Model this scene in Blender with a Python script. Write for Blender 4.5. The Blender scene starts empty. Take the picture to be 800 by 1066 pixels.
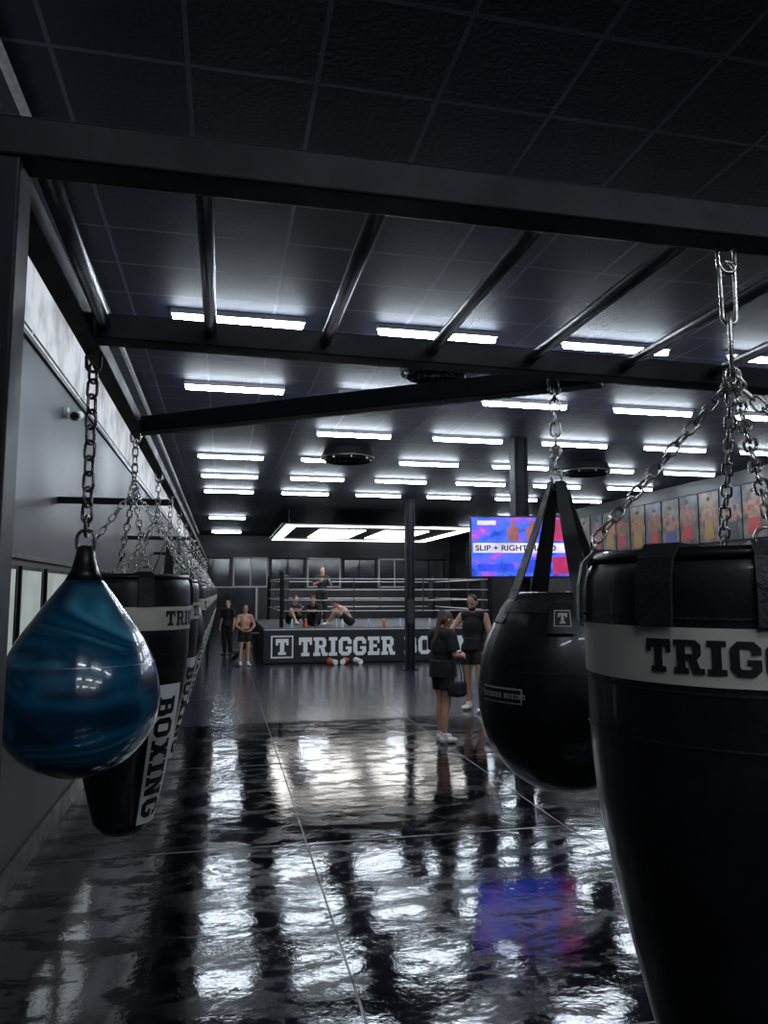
import bpy, bmesh, math, random
from mathutils import Vector, Matrix, Quaternion
random.seed(7)
C=bpy.context.scene.collection
V=Vector
# ------------------------------------------------------------------ materials
class NT:
    def __init__(s,m): s.nt=m.node_tree; s.n=s.nt.nodes; s.l=s.nt.links
    def add(s,t,ins=None,**kw):
        n=s.n.new(t)
        for k,v in kw.items(): setattr(n,k,v)
        for k,v in (ins or {}).items():
            if isinstance(v,bpy.types.NodeSocket): s.l.new(v,n.inputs[k])
            else: n.inputs[k].default_value=v
        return n
    def math(s,op,a,b=0.0,c=None):
        d={0:a,1:b}
        if c is not None: d[2]=c
        return s.add('ShaderNodeMath',d,operation=op).outputs[0]
    def ramp(s,f,stops,interp='LINEAR'):
        n=s.add('ShaderNodeValToRGB',{0:f}); cr=n.color_ramp; cr.interpolation=interp
        while len(cr.elements)<len(stops): cr.elements.new(.5)
        for e,(p,c) in zip(cr.elements,stops):
            e.position=p; e.color=c if len(c)==4 else (*c,1)
        return n.outputs[0]
def newmat(name):
    m=bpy.data.materials.new(name); m.use_nodes=True
    return m,NT(m),m.node_tree.nodes['Principled BSDF']
def mat(name,col,rough=.5,metal=0.,bump=0.,scale=30.,var=.25,coat=0.,rvar=.1,spec=.5,emit=0.):
    m,t,b=newmat(name)
    tc=t.add('ShaderNodeTexCoord')
    no=t.add('ShaderNodeTexNoise',{'Vector':tc.outputs['Object'],'Scale':scale,'Detail':4.})
    c0=tuple(max(0,x*(1-var)) for x in col); c1=tuple(min(1,x*(1+var)) for x in col)
    cr=t.ramp(no.outputs['Fac'],[(.3,c0),(.7,c1)])
    t.l.new(cr,b.inputs['Base Color'])
    b.inputs['Metallic'].default_value=metal; b.inputs['Specular IOR Level'].default_value=spec
    n2=t.add('ShaderNodeTexNoise',{'Vector':tc.outputs['Object'],'Scale':scale*.23,'Detail':3.})
    r=t.add('ShaderNodeMapRange',{'Value':n2.outputs['Fac'],'From Min':.3,'From Max':.7,'To Min':max(.02,rough-rvar),'To Max':min(1,rough+rvar)})
    t.l.new(r.outputs[0],b.inputs['Roughness'])
    if bump:
        bp=t.add('ShaderNodeBump',{'Height':no.outputs['Fac'],'Strength':bump,'Distance':.01})
        t.l.new(bp.outputs[0],b.inputs['Normal'])
    b.inputs['Coat Weight'].default_value=coat
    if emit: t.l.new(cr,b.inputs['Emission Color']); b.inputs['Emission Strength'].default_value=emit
    return m
M={}
M['leather']=mat('black_vinyl',(.007,.007,.009),.38,bump=.07,scale=60,coat=.2)
M['strap']=mat('nylon_strap',(.013,.013,.015),.55,bump=.3,scale=150)
M['silver']=mat('silver_band',(.58,.54,.47),.5,scale=8,var=.1,bump=.05)
M['white']=mat('white_vinyl',(.88,.88,.88),.5,var=.05)
M['ink']=mat('black_ink',(.008,.008,.008),.55)
M['steel']=mat('dull_steel',(.62,.60,.57),.26,metal=1,scale=80,var=.3,bump=.1)
M['darksteel']=mat('dark_steel',(.20,.19,.18),.3,metal=1,scale=80,var=.3)
M['frame']=mat('black_painted_steel',(.0048,.005,.009),.55,bump=.08,scale=25,var=.4,spec=.2)
M['bar']=mat('grey_steel_pipe',(.34,.34,.37),.36,metal=.9,scale=30,var=.15,rvar=.04)
M['housing']=mat('lamp_housing',(.5,.5,.5),.5)
M['blackplastic']=mat('black_plastic',(.010,.010,.012),.4)
M['ropes']=mat('white_rope',(.6,.6,.62),.6,var=.1)
M['canvas']=mat('ring_canvas',(.06,.07,.09),.8,scale=6)
M['apron']=mat('apron_cloth',(.006,.006,.008),.6,scale=5)
M['skin']=mat('skin',(.55,.30,.20),.5,var=.1,scale=12)
M['skin2']=mat('tanned_skin',(.50,.27,.18),.5,var=.1,scale=12)
M['hair']=mat('brown_hair',(.06,.028,.015),.5,scale=120,var=.6,bump=.3)
M['hairb']=mat('black_hair',(.008,.006,.006),.5,scale=120,var=.6,bump=.3)
M['cloth']=mat('black_cloth',(.008,.008,.010),.85,scale=40,bump=.2)
M['cloth2']=mat('navy_cloth',(.018,.022,.045),.85,scale=40,bump=.2)
M['shoe']=mat('white_shoe',(.8,.78,.74),.5,var=.1)
M['shoeb']=mat('dark_shoe',(.03,.03,.03),.5)
M['eye']=mat('eye_dark',(.01,.008,.008),.2)
M['lip']=mat('lip',(.28,.09,.07),.5)
M['glass']=mat('dark_window',(.02,.024,.03),.12,scale=2)
M['orange']=mat('orange_leather',(.75,.14,.02),.35)
M['bottle']=mat('bottle_plastic',(.5,.6,.7),.2)
M['greyw']=mat('painted_grey_wall',(.038,.040,.050),.5,scale=2.2,var=.12,bump=.02,spec=.35)
M['blackw']=mat('painted_black_wall',(.014,.014,.018),.5,scale=2.5,var=.3)
M['board']=mat('pale_board',(.62,.68,.64),.3,scale=3,var=.15,emit=.30)  # faint glow added to the board colour so the panels look brighter
m,t,b=newmat('tube_glow'); b.inputs['Base Color'].default_value=(.9,.9,.9,1)
b.inputs['Emission Color'].default_value=(.80,.90,1,1); b.inputs['Emission Strength'].default_value=52
M['tube']=m
m,t,b=newmat('panel_glow'); b.inputs['Base Color'].default_value=(.9,.9,.9,1)
b.inputs['Emission Color'].default_value=(1,.98,.95,1); b.inputs['Emission Strength'].default_value=4.5
M['panel']=m
# blue swirl
m,t,b=newmat('blue_marbled_vinyl'); tc=t.add('ShaderNodeTexCoord')
mp=t.add('ShaderNodeMapping',{'Vector':tc.outputs['Object'],'Scale':(1.5,1.5,3.2),'Rotation':(.35,.5,0),'Location':(.3,.1,.55)})
no=t.add('ShaderNodeTexNoise',{'Vector':mp.outputs[0],'Scale':1.7,'Detail':2.2,'Distortion':1.3})
t.l.new(t.ramp(no.outputs['Fac'],[(.32,(.002,.005,.014)),(.42,(.003,.028,.065)),(.50,(.006,.095,.18)),(.57,(.004,.045,.10)),(.64,(.06,.27,.38)),(.69,(.01,.11,.19)),(.77,(.003,.02,.05))]),b.inputs['Base Color'])
b.inputs['Roughness'].default_value=.2; b.inputs['Coat Weight'].default_value=.8; b.inputs['Coat Roughness'].default_value=.06
M['blue']=m
# floor
m,t,b=newmat('glossy_black_floor'); tc=t.add('ShaderNodeTexCoord')
P=tc.outputs['Object']; sp=t.add('ShaderNodeSeparateXYZ',{0:P}); X,Y=sp.outputs[0],sp.outputs[1]
mp=t.add('ShaderNodeMapping',{'Vector':P,'Scale':(1.0,2.3,1)})
n1=t.add('ShaderNodeTexNoise',{'Vector':mp.outputs[0],'Scale':1.9,'Detail':10.,'Roughness':.72,'Distortion':.35})
mask=t.add('ShaderNodeMapRange',{'Value':n1.outputs['Fac'],'From Min':.50,'From Max':.55,'To Min':0.,'To Max':1.}).outputs[0]
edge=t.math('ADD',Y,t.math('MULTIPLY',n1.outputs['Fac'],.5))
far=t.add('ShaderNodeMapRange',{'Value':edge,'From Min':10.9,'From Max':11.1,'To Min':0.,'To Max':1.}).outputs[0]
def seam(c,per,off,w):
    f=t.math('FRACT',t.math('DIVIDE',t.math('SUBTRACT',c,off-per/2),per))
    d=t.math('MULTIPLY',t.math('ABSOLUTE',t.math('SUBTRACT',f,.5)),per)
    return t.math('LESS_THAN',d,w)
sm=t.math('MAXIMUM',seam(X,2.0,.63,.006),seam(Y,2.55,.50,.007))
mpf=t.add('ShaderNodeMapping',{'Vector':P,'Scale':(1.0,2.4,1)})
nf=t.add('ShaderNodeTexNoise',{'Vector':mpf.outputs[0],'Scale':14.,'Detail':6.,'Roughness':.7})
fine=t.math('MULTIPLY',t.math('SUBTRACT',nf.outputs['Fac'],.5),.07)
r0=t.math('ADD',t.math('ADD',t.math('MULTIPLY',mask,.15),.035),fine)
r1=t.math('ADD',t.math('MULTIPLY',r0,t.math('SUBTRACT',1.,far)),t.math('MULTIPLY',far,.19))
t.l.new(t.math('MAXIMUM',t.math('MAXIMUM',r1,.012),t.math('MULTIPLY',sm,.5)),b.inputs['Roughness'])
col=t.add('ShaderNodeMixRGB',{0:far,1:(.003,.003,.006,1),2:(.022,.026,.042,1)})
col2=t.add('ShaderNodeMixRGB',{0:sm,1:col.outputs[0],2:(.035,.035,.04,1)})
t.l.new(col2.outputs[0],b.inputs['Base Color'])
nomask=t.math('SUBTRACT',1.,t.math('MULTIPLY',mask,.90))
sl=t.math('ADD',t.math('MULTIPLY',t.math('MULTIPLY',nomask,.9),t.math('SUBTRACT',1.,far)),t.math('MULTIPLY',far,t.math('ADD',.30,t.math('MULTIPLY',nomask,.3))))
t.l.new(sl,b.inputs['Specular IOR Level'])
mp2=t.add('ShaderNodeMapping',{'Vector':P,'Scale':(1.4,1.6,1)})
n2=t.add('ShaderNodeTexNoise',{'Vector':mp2.outputs[0],'Scale':3.4,'Detail':5.,'Roughness':.55})
n3=t.add('ShaderNodeTexNoise',{'Vector':mp2.outputs[0],'Scale':26.,'Detail':5.,'Roughness':.65})
hh=t.math('SUBTRACT',t.math('ADD',n2.outputs['Fac'],t.math('MULTIPLY',n3.outputs['Fac'],.10)),t.math('MULTIPLY',sm,.2))
bp=t.add('ShaderNodeBump',{'Height':hh,'Strength':.13,'Distance':.02}); t.l.new(bp.outputs[0],b.inputs['Normal'])
M['floor']=m
# ceiling
m,t,b=newmat('black_ceiling_tiles'); tc=t.add('ShaderNodeTexCoord')
P=tc.outputs['Object']; sp=t.add('ShaderNodeSeparateXYZ',{0:P}); X,Y=sp.outputs[0],sp.outputs[1]
sm=t.math('MAXIMUM',seam(X,.5433,.08+.27,.010),seam(Y,.515,5.87-.257,.011))
no=t.add('ShaderNodeTexNoise',{'Vector':P,'Scale':40.,'Detail':4.})
cx_=t.math('FLOOR',t.math('DIVIDE',t.math('SUBTRACT',X,.35),.5433)); cy_=t.math('FLOOR',t.math('DIVIDE',t.math('SUBTRACT',Y,5.613),.515))
cmb=t.add('ShaderNodeCombineXYZ',{0:cx_,1:cy_,2:0.})
wn=t.add('ShaderNodeTexWhiteNoise',{0:cmb.outputs[0]})
cc=t.ramp(t.math('ADD',t.math('MULTIPLY',no.outputs['Fac'],.5),t.math('MULTIPLY',wn.outputs[0],.5)),[(.2,(.010,.012,.030)),(.8,(.018,.021,.043))])
t.l.new(t.add('ShaderNodeMixRGB',{0:sm,1:cc,2:(.085,.090,.13,1)}).outputs[0],b.inputs['Base Color'])
b.inputs['Roughness'].default_value=.6; b.inputs['Specular IOR Level'].default_value=.22
bp=t.add('ShaderNodeBump',{'Height':t.math('ADD',t.math('MULTIPLY',sm,1.),t.math('MULTIPLY',no.outputs['Fac'],.15)),'Strength':.5,'Distance':.02}); t.l.new(bp.outputs[0],b.inputs['Normal'])
M['ceil']=m
def emis(name,col,s):
    m,t,b=newmat(name); tc=t.add('ShaderNodeTexCoord')
    no=t.add('ShaderNodeTexNoise',{'Vector':tc.outputs['Object'],'Scale':5.,'Detail':3.})
    cr=t.ramp(no.outputs['Fac'],[(.35,tuple(c*.6 for c in col)),(.65,col)])
    t.l.new(cr,b.inputs['Emission Color']); b.inputs['Emission Strength'].default_value=s
    b.inputs['Base Color'].default_value=(.01,.01,.01,1); return m
m,t,b=newmat('screen_picture'); tc=t.add('ShaderNodeTexCoord')
mp=t.add('ShaderNodeMapping',{'Vector':tc.outputs['Object'],'Scale':(1.3,1,2.2),'Location':(.4,0,.2)})
no=t.add('ShaderNodeTexNoise',{'Vector':mp.outputs[0],'Scale':2.4,'Detail':7.,'Roughness':.65,'Distortion':.1})
t.l.new(t.ramp(no.outputs['Fac'],[(.28,(.004,.008,.08)),(.42,(.01,.05,.50)),(.50,(.04,.12,1.)),(.56,(.10,.08,.75)),(.62,(.50,.05,.35)),(.68,(.25,.25,.9)),(.76,(.8,.7,1.))]),b.inputs['Emission Color'])
b.inputs['Emission Strength'].default_value=1.5; b.inputs['Base Color'].default_value=(.01,.01,.01,1)
M['screen']=m
M['sc_red']=emis('screen_red',(.60,.03,.16),1.2); M['sc_white']=emis('screen_white',(.85,.82,1.),1.2); M['sc_blue']=emis('screen_blue',(.02,.06,.7),1.5)
M['sc_dark']=emis('screen_dark',(.02,.01,.16),.5); M['sc_skin']=emis('screen_skin',(.45,.16,.18),1.)
# ------------------------------------------------------------------ object helpers
def link(o,parent=None,mt=None,label=None,cat=None,group=None,kind=None,loc=None):
    C.objects.link(o)
    if parent: o.parent=parent
    if mt and o.data and len(o.data.materials)==0: o.data.materials.append(M[mt] if isinstance(mt,str) else mt)
    if label: o['label']=label
    if cat: o['category']=cat
    if group: o['group']=group
    if kind: o['kind']=kind
    if loc is not None: o.location=loc
    return o
def empty(name,loc,label,cat,group=None):
    e=bpy.data.objects.new(name,None); e.empty_display_size=.1
    return link(e,label=label,cat=cat,group=group,loc=loc)
def mesh_from(bm,name,smooth=False):
    bmesh.ops.recalc_face_normals(bm,faces=bm.faces[:])
    me=bpy.data.meshes.new(name); bm.to_mesh(me); bm.free()
    if smooth:
        for p in me.polygons: p.use_smooth=True
    return me
def mobj(name,bm,parent=None,mt=None,smooth=False,**k):
    return link(bpy.data.objects.new(name,mesh_from(bm,name,smooth)),parent,mt,**k)
def box(bm,c,s,bev=0.):
    r=bmesh.ops.create_cube(bm,size=1,matrix=Matrix.Translation(c)@Matrix.Diagonal((*s,1)))
    if bev:
        es=list({e for v in r['verts'] for e in v.link_edges})
        bmesh.ops.bevel(bm,geom=es,offset=bev,segments=2,affect='EDGES',profile=.5)
def orient(p0,p1):
    d=V(p1)-V(p0); q=d.to_track_quat('Z','Y'); return Matrix.Translation((V(p0)+V(p1))/2)@q.to_matrix().to_4x4(),d.length
def cone(bm,p0,p1,r0,r1,seg=16,caps=True):
    m_,L=orient(p0,p1)
    bmesh.ops.create_cone(bm,cap_ends=caps,segments=seg,radius1=r0,radius2=r1,depth=L,matrix=m_)
def beam(bm,p0,p1,w,h,bev=.004):
    d=V(p1)-V(p0); L=d.length; x=d.normalized(); z=V((0,0,1))
    if abs(x.z)>.9: z=V((0,1,0))
    y=z.cross(x).normalized(); z=x.cross(y)
    R=Matrix((x,y,z)).transposed().to_4x4()
    mm=Matrix.Translation((V(p0)+V(p1))/2)@R
    r=bmesh.ops.create_cube(bm,size=1,matrix=mm@Matrix.Diagonal((L,w,h,1)))
    if bev: bmesh.ops.bevel(bm,geom=list({e for v in r['verts'] for e in v.link_edges}),offset=bev,segments=2,affect='EDGES',profile=.5)
def ell(bm,c,r,rot=None,seg=16):
    mm=Matrix.Translation(c)@(rot.to_4x4() if rot else Matrix.Identity(4))@Matrix.Diagonal((*r,1))
    bmesh.ops.create_uvsphere(bm,u_segments=seg,v_segments=seg//2+2,radius=1,matrix=mm)
def cap(bm,p0,p1,r0,r1,c0=True,c1=True,seg=14):
    cone(bm,p0,p1,r0,r1,seg)
    if c0: ell(bm,p0,(r0,)*3,seg=seg)
    if c1: ell(bm,p1,(r1,)*3,seg=seg)
def interp(prof,z):
    for (z0,r0),(z1,r1) in zip(prof,prof[1:]):
        if min(z0,z1)<=z<=max(z0,z1) and z0!=z1: return r0+(r1-r0)*(z-z0)/(z1-z0)
    return prof[-1][1]
def smoothprof(prof,n=4):
    out=[]
    P=[prof[0]]+prof+[prof[-1]]
    for i in range(1,len(P)-2):
        for k in range(n):
            t_=k/n; p=[]
            for a in (0,1):
                a0,a1,a2,a3=P[i-1][a],P[i][a],P[i+1][a],P[i+2][a]
                p.append(.5*((2*a1)+(-a0+a2)*t_+(2*a0-5*a1+4*a2-a3)*t_*t_+(-a0+3*a1-3*a2+a3)*t_**3))
            out.append((p[0],max(0,p[1])))
    out.append(prof[-1]); return out
def lathe(bm,prof,seg=64,panels=0,groove=.02,closed=True):
    rings=[]
    for z,r in prof:
        if r<1e-4: rings.append([bm.verts.new((0,0,z))]); continue
        row=[]
        for i in range(seg):
            a=2*math.pi*i/seg; k=1
            if panels:
                d=((a*panels/(2*math.pi))%1); d=min(d,1-d); k=1-groove*math.exp(-(d/.05)**2)
            row.append(bm.verts.new((r*k*math.cos(a),r*k*math.sin(a),z)))
        rings.append(row)
    for A,B in zip(rings,rings[1:]):
        if len(A)==1 and len(B)==1: continue
        for i in range(seg):
            j=(i+1)%seg
            if len(A)==1: bm.faces.new((A[0],B[i],B[j]))
            elif len(B)==1: bm.faces.new((A[i],A[j],B[0]))
            else: bm.faces.new((A[i],A[j],B[j],B[i]))
def linkmesh(bm,c,ax,side,a,b,w,n=18,k=7):
    ax=V(ax).normalized(); side=V(side); side=(side-ax*side.dot(ax)).normalized(); nr=ax.cross(side)
    pts=[]
    for i in range(n):
        t_=2*math.pi*i/n; s=math.sin(t_); cx=b*math.cos(t_); cz=b*s+(a-b)*(1 if s>=0 else -1)
        pts.append(V(c)+side*cx+ax*cz)
    rows=[]
    for i in range(n):
        tg=(pts[(i+1)%n]-pts[i-1]).normalized(); u=nr; v=tg.cross(nr).normalized()
        rows.append([bm.verts.new(pts[i]+u*w*math.cos(2*math.pi*j/k)+v*w*math.sin(2*math.pi*j/k)) for j in range(k)])
    for i in range(n):
        A,B=rows[i],rows[(i+1)%n]
        for j in range(k): bm.faces.new((A[j],A[(j+1)%k],B[(j+1)%k],B[j]))
def chain(bm,p0,p1,a=.020,b=.012,w=.0036,sd=(1,0,0)):
    p0,p1=V(p0),V(p1); d=p1-p0; L=d.length; ax=d.normalized(); pitch=2*a-2*w
    n=max(1,round(L/pitch)); s=V(sd); s=(s-ax*s.dot(ax)).normalized(); o=ax.cross(s)
    q=Quaternion(ax,.5); s=q@s; o=q@o
    for i in range(n): linkmesh(bm,p0+ax*(L*(i+.5)/n),ax,s if i%2 else o,a,b,w)
def copy_thing(root,loc,rot=None,label=None):
    def rec(o,par):
        c=o.copy(); C.objects.link(c)
        if par: c.parent=par
        for ch in o.children: rec(ch,c)
        return c
    r=rec(root,None); r.location=loc
    if rot is not None: r.rotation_euler=(0,0,rot)
    if label: r['label']=label
    return r
# ------------------------------------------------------------------ slab lettering
def R_(x0,y0,x1,y1): return [(x0,y0),(x1,y0),(x1,y1),(x0,y1)]
G={
'T':(8.2,[R_(0,7.6,8,10),R_(2.7,0,5.3,8),R_(1.5,0,6.5,1.8),R_(0,6,1.5,8),R_(6.5,6,8,8)]),
'I':(5.4,[R_(1.3,0,3.9,10),R_(0,0,5.2,1.8),R_(0,8.2,5.2,10)]),
'E':(7.8,[R_(.9,0,3.4,10),R_(0,8,7.4,10),R_(0,0,7.4,2),R_(3,4.2,5.8,5.9),R_(6,6.5,7.4,8.2),R_(6,1.8,7.4,3.5)]),
'R':(8.8,[R_(.9,0,3.4,10),R_(0,0,4.3,1.8),R_(0,8.2,6.4,10),[(6.4,10),(5,8.2),(5.6,7.7),(7.9,8.6)],R_(5.6,5.6,7.9,8.6),[(5.6,5.8),(5,5.6),(6.6,4.2),(7.9,5.6)],R_(3,4.2,6.6,5.8),[(4.2,4.4),(6.6,4.4),(8.2,0),(5.6,0)],R_(5.6,0,8.8,1.8)]),
'G':(8.4,[R_(0,2,2.5,8),[(0,8),(2.5,7.4),(2.9,7.9),(1.9,10)],R_(1.9,7.9,6.2,10),[(6.2,10),(5.4,7.9),(5.6,7.4),(8,8.2)],R_(5.6,6.2,8,8.2),[(0,2),(1.9,0),(2.9,2.1),(2.5,2.6)],R_(1.9,0,6.2,2.1),[(6.2,0),(8,1.8),(5.6,2.6),(5.2,2.1)],R_(5.6,1.8,8,4.9),R_(4.3,3.4,8,4.9)]),
'B':(8.4,[R_(.9,0,3.4,10),R_(0,0,6.4,2),R_(0,8,6.2,10),R_(3,4.3,6.4,5.9),R_(5.3,5.9,7.6,8.8),[(6.2,10),(5.2,8),(7.6,8.8),(7.6,8.9)],R_(5.5,1.4,8,4.6),[(6.2,0),(8,1.5),(5.6,2),(5.4,1.8)],[(5.4,5.9),(6,4.2),(8,4.6),(7.4,5.9)]]),
'O':(8.6,[R_(0,2,2.5,8),[(0,8),(2.5,7.4),(2.9,7.9),(1.9,10)],R_(1.9,7.9,6.3,10),[(6.3,10),(5.3,7.9),(5.7,7.4),(8.2,8)],R_(5.7,2,8.2,8),[(0,2),(1.9,0),(2.9,2.1),(2.5,2.6)],R_(1.9,0,6.3,2.1),[(6.3,0),(8.2,2),(5.7,2.6),(5.3,2.1)]]),
'X':(9,[[(.8,10),(3.6,10),(8,0),(5.2,0)],[(.8,0),(3.6,0),(8,10),(5.2,10)],R_(0,0,4,1.7),R_(4.8,0,8.8,1.7),R_(0,8.3,4,10),R_(4.8,8.3,8.8,10)]),
'N':(9,[R_(.9,0,3.1,10),R_(5.9,0,8,10),[(.9,10),(3.4,10),(8,0),(5.6,0)],R_(0,0,4,1.7),R_(0,8.3,3,10),R_(4.9,8.3,8.9,10)]),
' ':(4.5,[])}
def text_width(text,h,sp=.7): return sum(G[c][0]+sp for c in text)*h/10
def glyph_bm(text,h,sp=.7,du=0,lift=.0001,u0=0,dv=0):
    # every stroke sits a hair above the last so overlapping strokes never share a plane
    bm=bmesh.new(); u=u0*10/h; s=h/10
    for ch in text:
        w,ps=G[ch]
        for i,p in enumerate(ps): bm.faces.new([bm.verts.new(((u+x)*s,y*s,lift*i)) for x,y in p])
        u+=w+sp
    W=u*s
    if du:
        k=u0+du
        while k<W:
            bmesh.ops.bisect_plane(bm,geom=bm.verts[:]+bm.edges[:]+bm.faces[:],plane_co=(k,0,0),plane_no=(1,0,0)); k+=du
    if dv:
        k=dv
        while k<h:
            bmesh.ops.bisect_plane(bm,geom=bm.verts[:]+bm.edges[:]+bm.faces[:],plane_co=(0,k,0),plane_no=(0,1,0)); k+=dv
    return bm,W
def words(text,h):
    out=[]; u=0
    for w in text.split(' '):
        out.append((w,u)); u+=text_width(w+' ',h)
    return out
def wrap_text(name,text,h,prof,z0,a0,parent,mt,vertical=False,off=.004):
    for wd_,u0 in words(text,h):
        bm,W=glyph_bm(wd_,h,du=h*.2,u0=u0,dv=h*.1 if vertical else h*.34)
        for v in bm.verts:
            u,w=v.co.x,v.co.y; l=v.co.z
            if vertical:
                z=z0-u; r=interp(prof,z); a=a0+w/r
            else:
                z=z0+w; r=interp(prof,z); a=a0+u/r
            v.co=V(((r+off+l)*math.cos(a),(r+off+l)*math.sin(a),z))
        mobj(name,bm,parent,mt)
def strip_on(name,prof,z0,z1,a0,a1,parent,mt,off=.002,nz=14,na=20,constw=None):
    bm=bmesh.new(); rows=[]
    for i in range(nz+1):
        z=z0+(z1-z0)*i/nz; r=interp(prof,z)
        A1=a1 if constw is None else a0+constw/r
        rows.append([bm.verts.new(((r+off)*math.cos(a0+(A1-a0)*j/na),(r+off)*math.sin(a0+(A1-a0)*j/na),z)) for j in range(na+1)])
    for A,B in zip(rows,rows[1:]):
        for j in range(na): bm.faces.new((A[j],A[j+1],B[j+1],B[j]))
    return mobj(name,bm,parent,mt,smooth=True)
def font_mesh(text,size,bold=.0,ext=.001):
    cu=bpy.data.curves.new('t','FONT'); cu.body=text; cu.size=size; cu.offset=bold; cu.extrude=ext
    o=bpy.data.objects.new('t',cu); C.objects.link(o); bpy.context.view_layer.update()
    me=bpy.data.meshes.new_from_object(o.evaluated_get(bpy.context.evaluated_depsgraph_get()))
    bpy.data.objects.remove(o); return me
# ------------------------------------------------------------------ room
XL,XR,YF,YB,ZC=-1.25,9.2,-6.,30.,4.0
def struct(name,c,s,mt,label=None):
    bm=bmesh.new(); box(bm,c,s); return mobj(name,bm,None,mt,kind='structure',label=label)
cx,cy=(XL+XR)/2,(YF+YB)/2; W=XR-XL; L=YB-YF
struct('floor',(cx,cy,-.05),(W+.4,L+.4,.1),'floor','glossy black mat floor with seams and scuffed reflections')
struct('ceiling',(cx,cy,ZC+.05),(W+.4,L+.4,.1),'ceil','black suspended ceiling of square tiles')
struct('wall_left',(XL-.1,cy,ZC/2),(.2,L+.4,ZC),'greyw','smooth dark grey painted wall')
struct('wall_right',(XR+.1,cy,ZC/2),(.2,L+.4,ZC),'blackw','black painted side wall below framed portraits')
struct('wall_back',(cx,YB+.1,ZC/2),(W,.2,ZC),'blackw','black end wall with dark windows')
struct('wall_front',(cx,YF-.1,ZC/2),(W,.2,ZC),'blackw','plain black end wall')
struct('baseboard_left',(XL+.012,cy,.08),(.024,L,.16),'blackplastic','black skirting along the grey wall')
for i,z in enumerate((2.02,3.40,3.955)):
    struct('trim_%d'%(i+1),(XL+.012,cy,z),(.024,L,.03),'blackplastic','thin black strip along the grey wall')
for i in range(7):
    w=empty('window_%d'%(i+1),(-.4+i*1.45,YB,2.0),'dark window in a black frame on the end wall','window'); w['kind']='structure'; del w['category']
    bm=bmesh.new(); box(bm,(0,-.02,.55),(1.25,.03,1.05)); mobj('pane',bm,w,'glass')
    bm=bmesh.new()
    for a in ((-.65,.55,.06,1.2),(.65,.55,.06,1.2),(0,.55,.04,1.2)): box(bm,(a[0],-.04,a[1]),(a[2],.06,a[3]))
    for z in (0,1.12): box(bm,(0,-.04,z),(1.36,.06,.06))
    mobj('window_frame',bm,w,'housing' if i%2 else 'frame')
d=empty('door_1',(.3,YB,0),'dark double door in the end wall','door'); d['kind']='structure'; del d['category']
for s in (-1,1):
    bm=bmesh.new(); box(bm,(s*.48,-.03,1),(.92,.05,1.96)); lf=mobj('door_leaf',bm,d,'glass')
    bm=bmesh.new(); cone(bm,(s*.08,-.09,.9),(s*.08,-.09,1.2),.015,.015); mobj('handle',bm,lf,'steel')
bm=bmesh.new(); box(bm,(-1,-.04,1.0),(.08,.08,2.0)); box(bm,(1,-.04,1.0),(.08,.08,2.0)); box(bm,(0,-.04,1.98),(2.0,.08,.04)); mobj('door_frame',bm,d,'housing')
# ------------------------------------------------------------------ ceiling battens
lab='white linear ceiling light fixture under the black tiles'
root=empty('ceiling_light',(.08,5.87,ZC),lab,'light','linear ceiling lights')
bm=bmesh.new(); box(bm,(0,0,-.022),(1.05,.06,.044),.004); mobj('lamp_housing',bm,root,'housing')
bm=bmesh.new(); cap(bm,(-.485,0,-.066),(.485,0,-.066),.026,.026,seg=14); mobj('light_tube',bm,root,'tube',smooth=True)
xs=[.08+1.64*i for i in range(6)]
rows=[5.87,7.93,9.99,12.05,14.11,16.3]
pos=[(x,y) for j,y in enumerate(rows) for i,x in enumerate(xs) if not (j==2 and i==0)]
pos+=[(xs[0],22.2),(xs[0],27.5),(xs[2],28.),(xs[4],28.),(xs[5],20.5),(xs[5],24.)]
pos+=[(x,y) for y in (-.9,-2.96,-5.) for x in xs[:3]]
for x,y in pos:
    if (x,y)==(xs[0],5.87): continue
    copy_thing(root,(x,y,ZC))
# rectangular ring light: outer lit border, dark inset, inner lit panels
rl=empty('ring_light_canopy',(4.3,22.9,3.55),'large rectangular white light canopy hung above the boxing ring','light canopy')
bm=bmesh.new(); box(bm,(0,0,.05),(5.6,6.0,.04)); mobj('canopy_frame',bm,rl,'blackplastic')
def lp(c,s):
    bm=bmesh.new(); box(bm,c,s,.004); mobj('light_panel',bm,rl,'panel')
for s in (-1,1):
    lp((0,s*2.78,.018),(5.4,.34,.024)); lp((s*2.55,0,.018),(.30,4.9,.024))
for x in (-.95,.95): lp((x,-.0,.018),(1.35,3.2,.024))
for x in (-2.6,2.6):
    for y in (-2.8,2.8):
        bm=bmesh.new(); cone(bm,(x,y,.06),(x,y,.45),.008,.008,6); mobj('hanger_rod',bm,rl,'darksteel')
bm=bmesh.new(); beam(bm,(-.93,-5.5,ZC-.03),(-.93,29,ZC-.03),.03,.05); mobj('cable_trunking',bm,None,'housing',label='pale grey cable trunking fixed along the black ceiling',cat='trunking')
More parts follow.
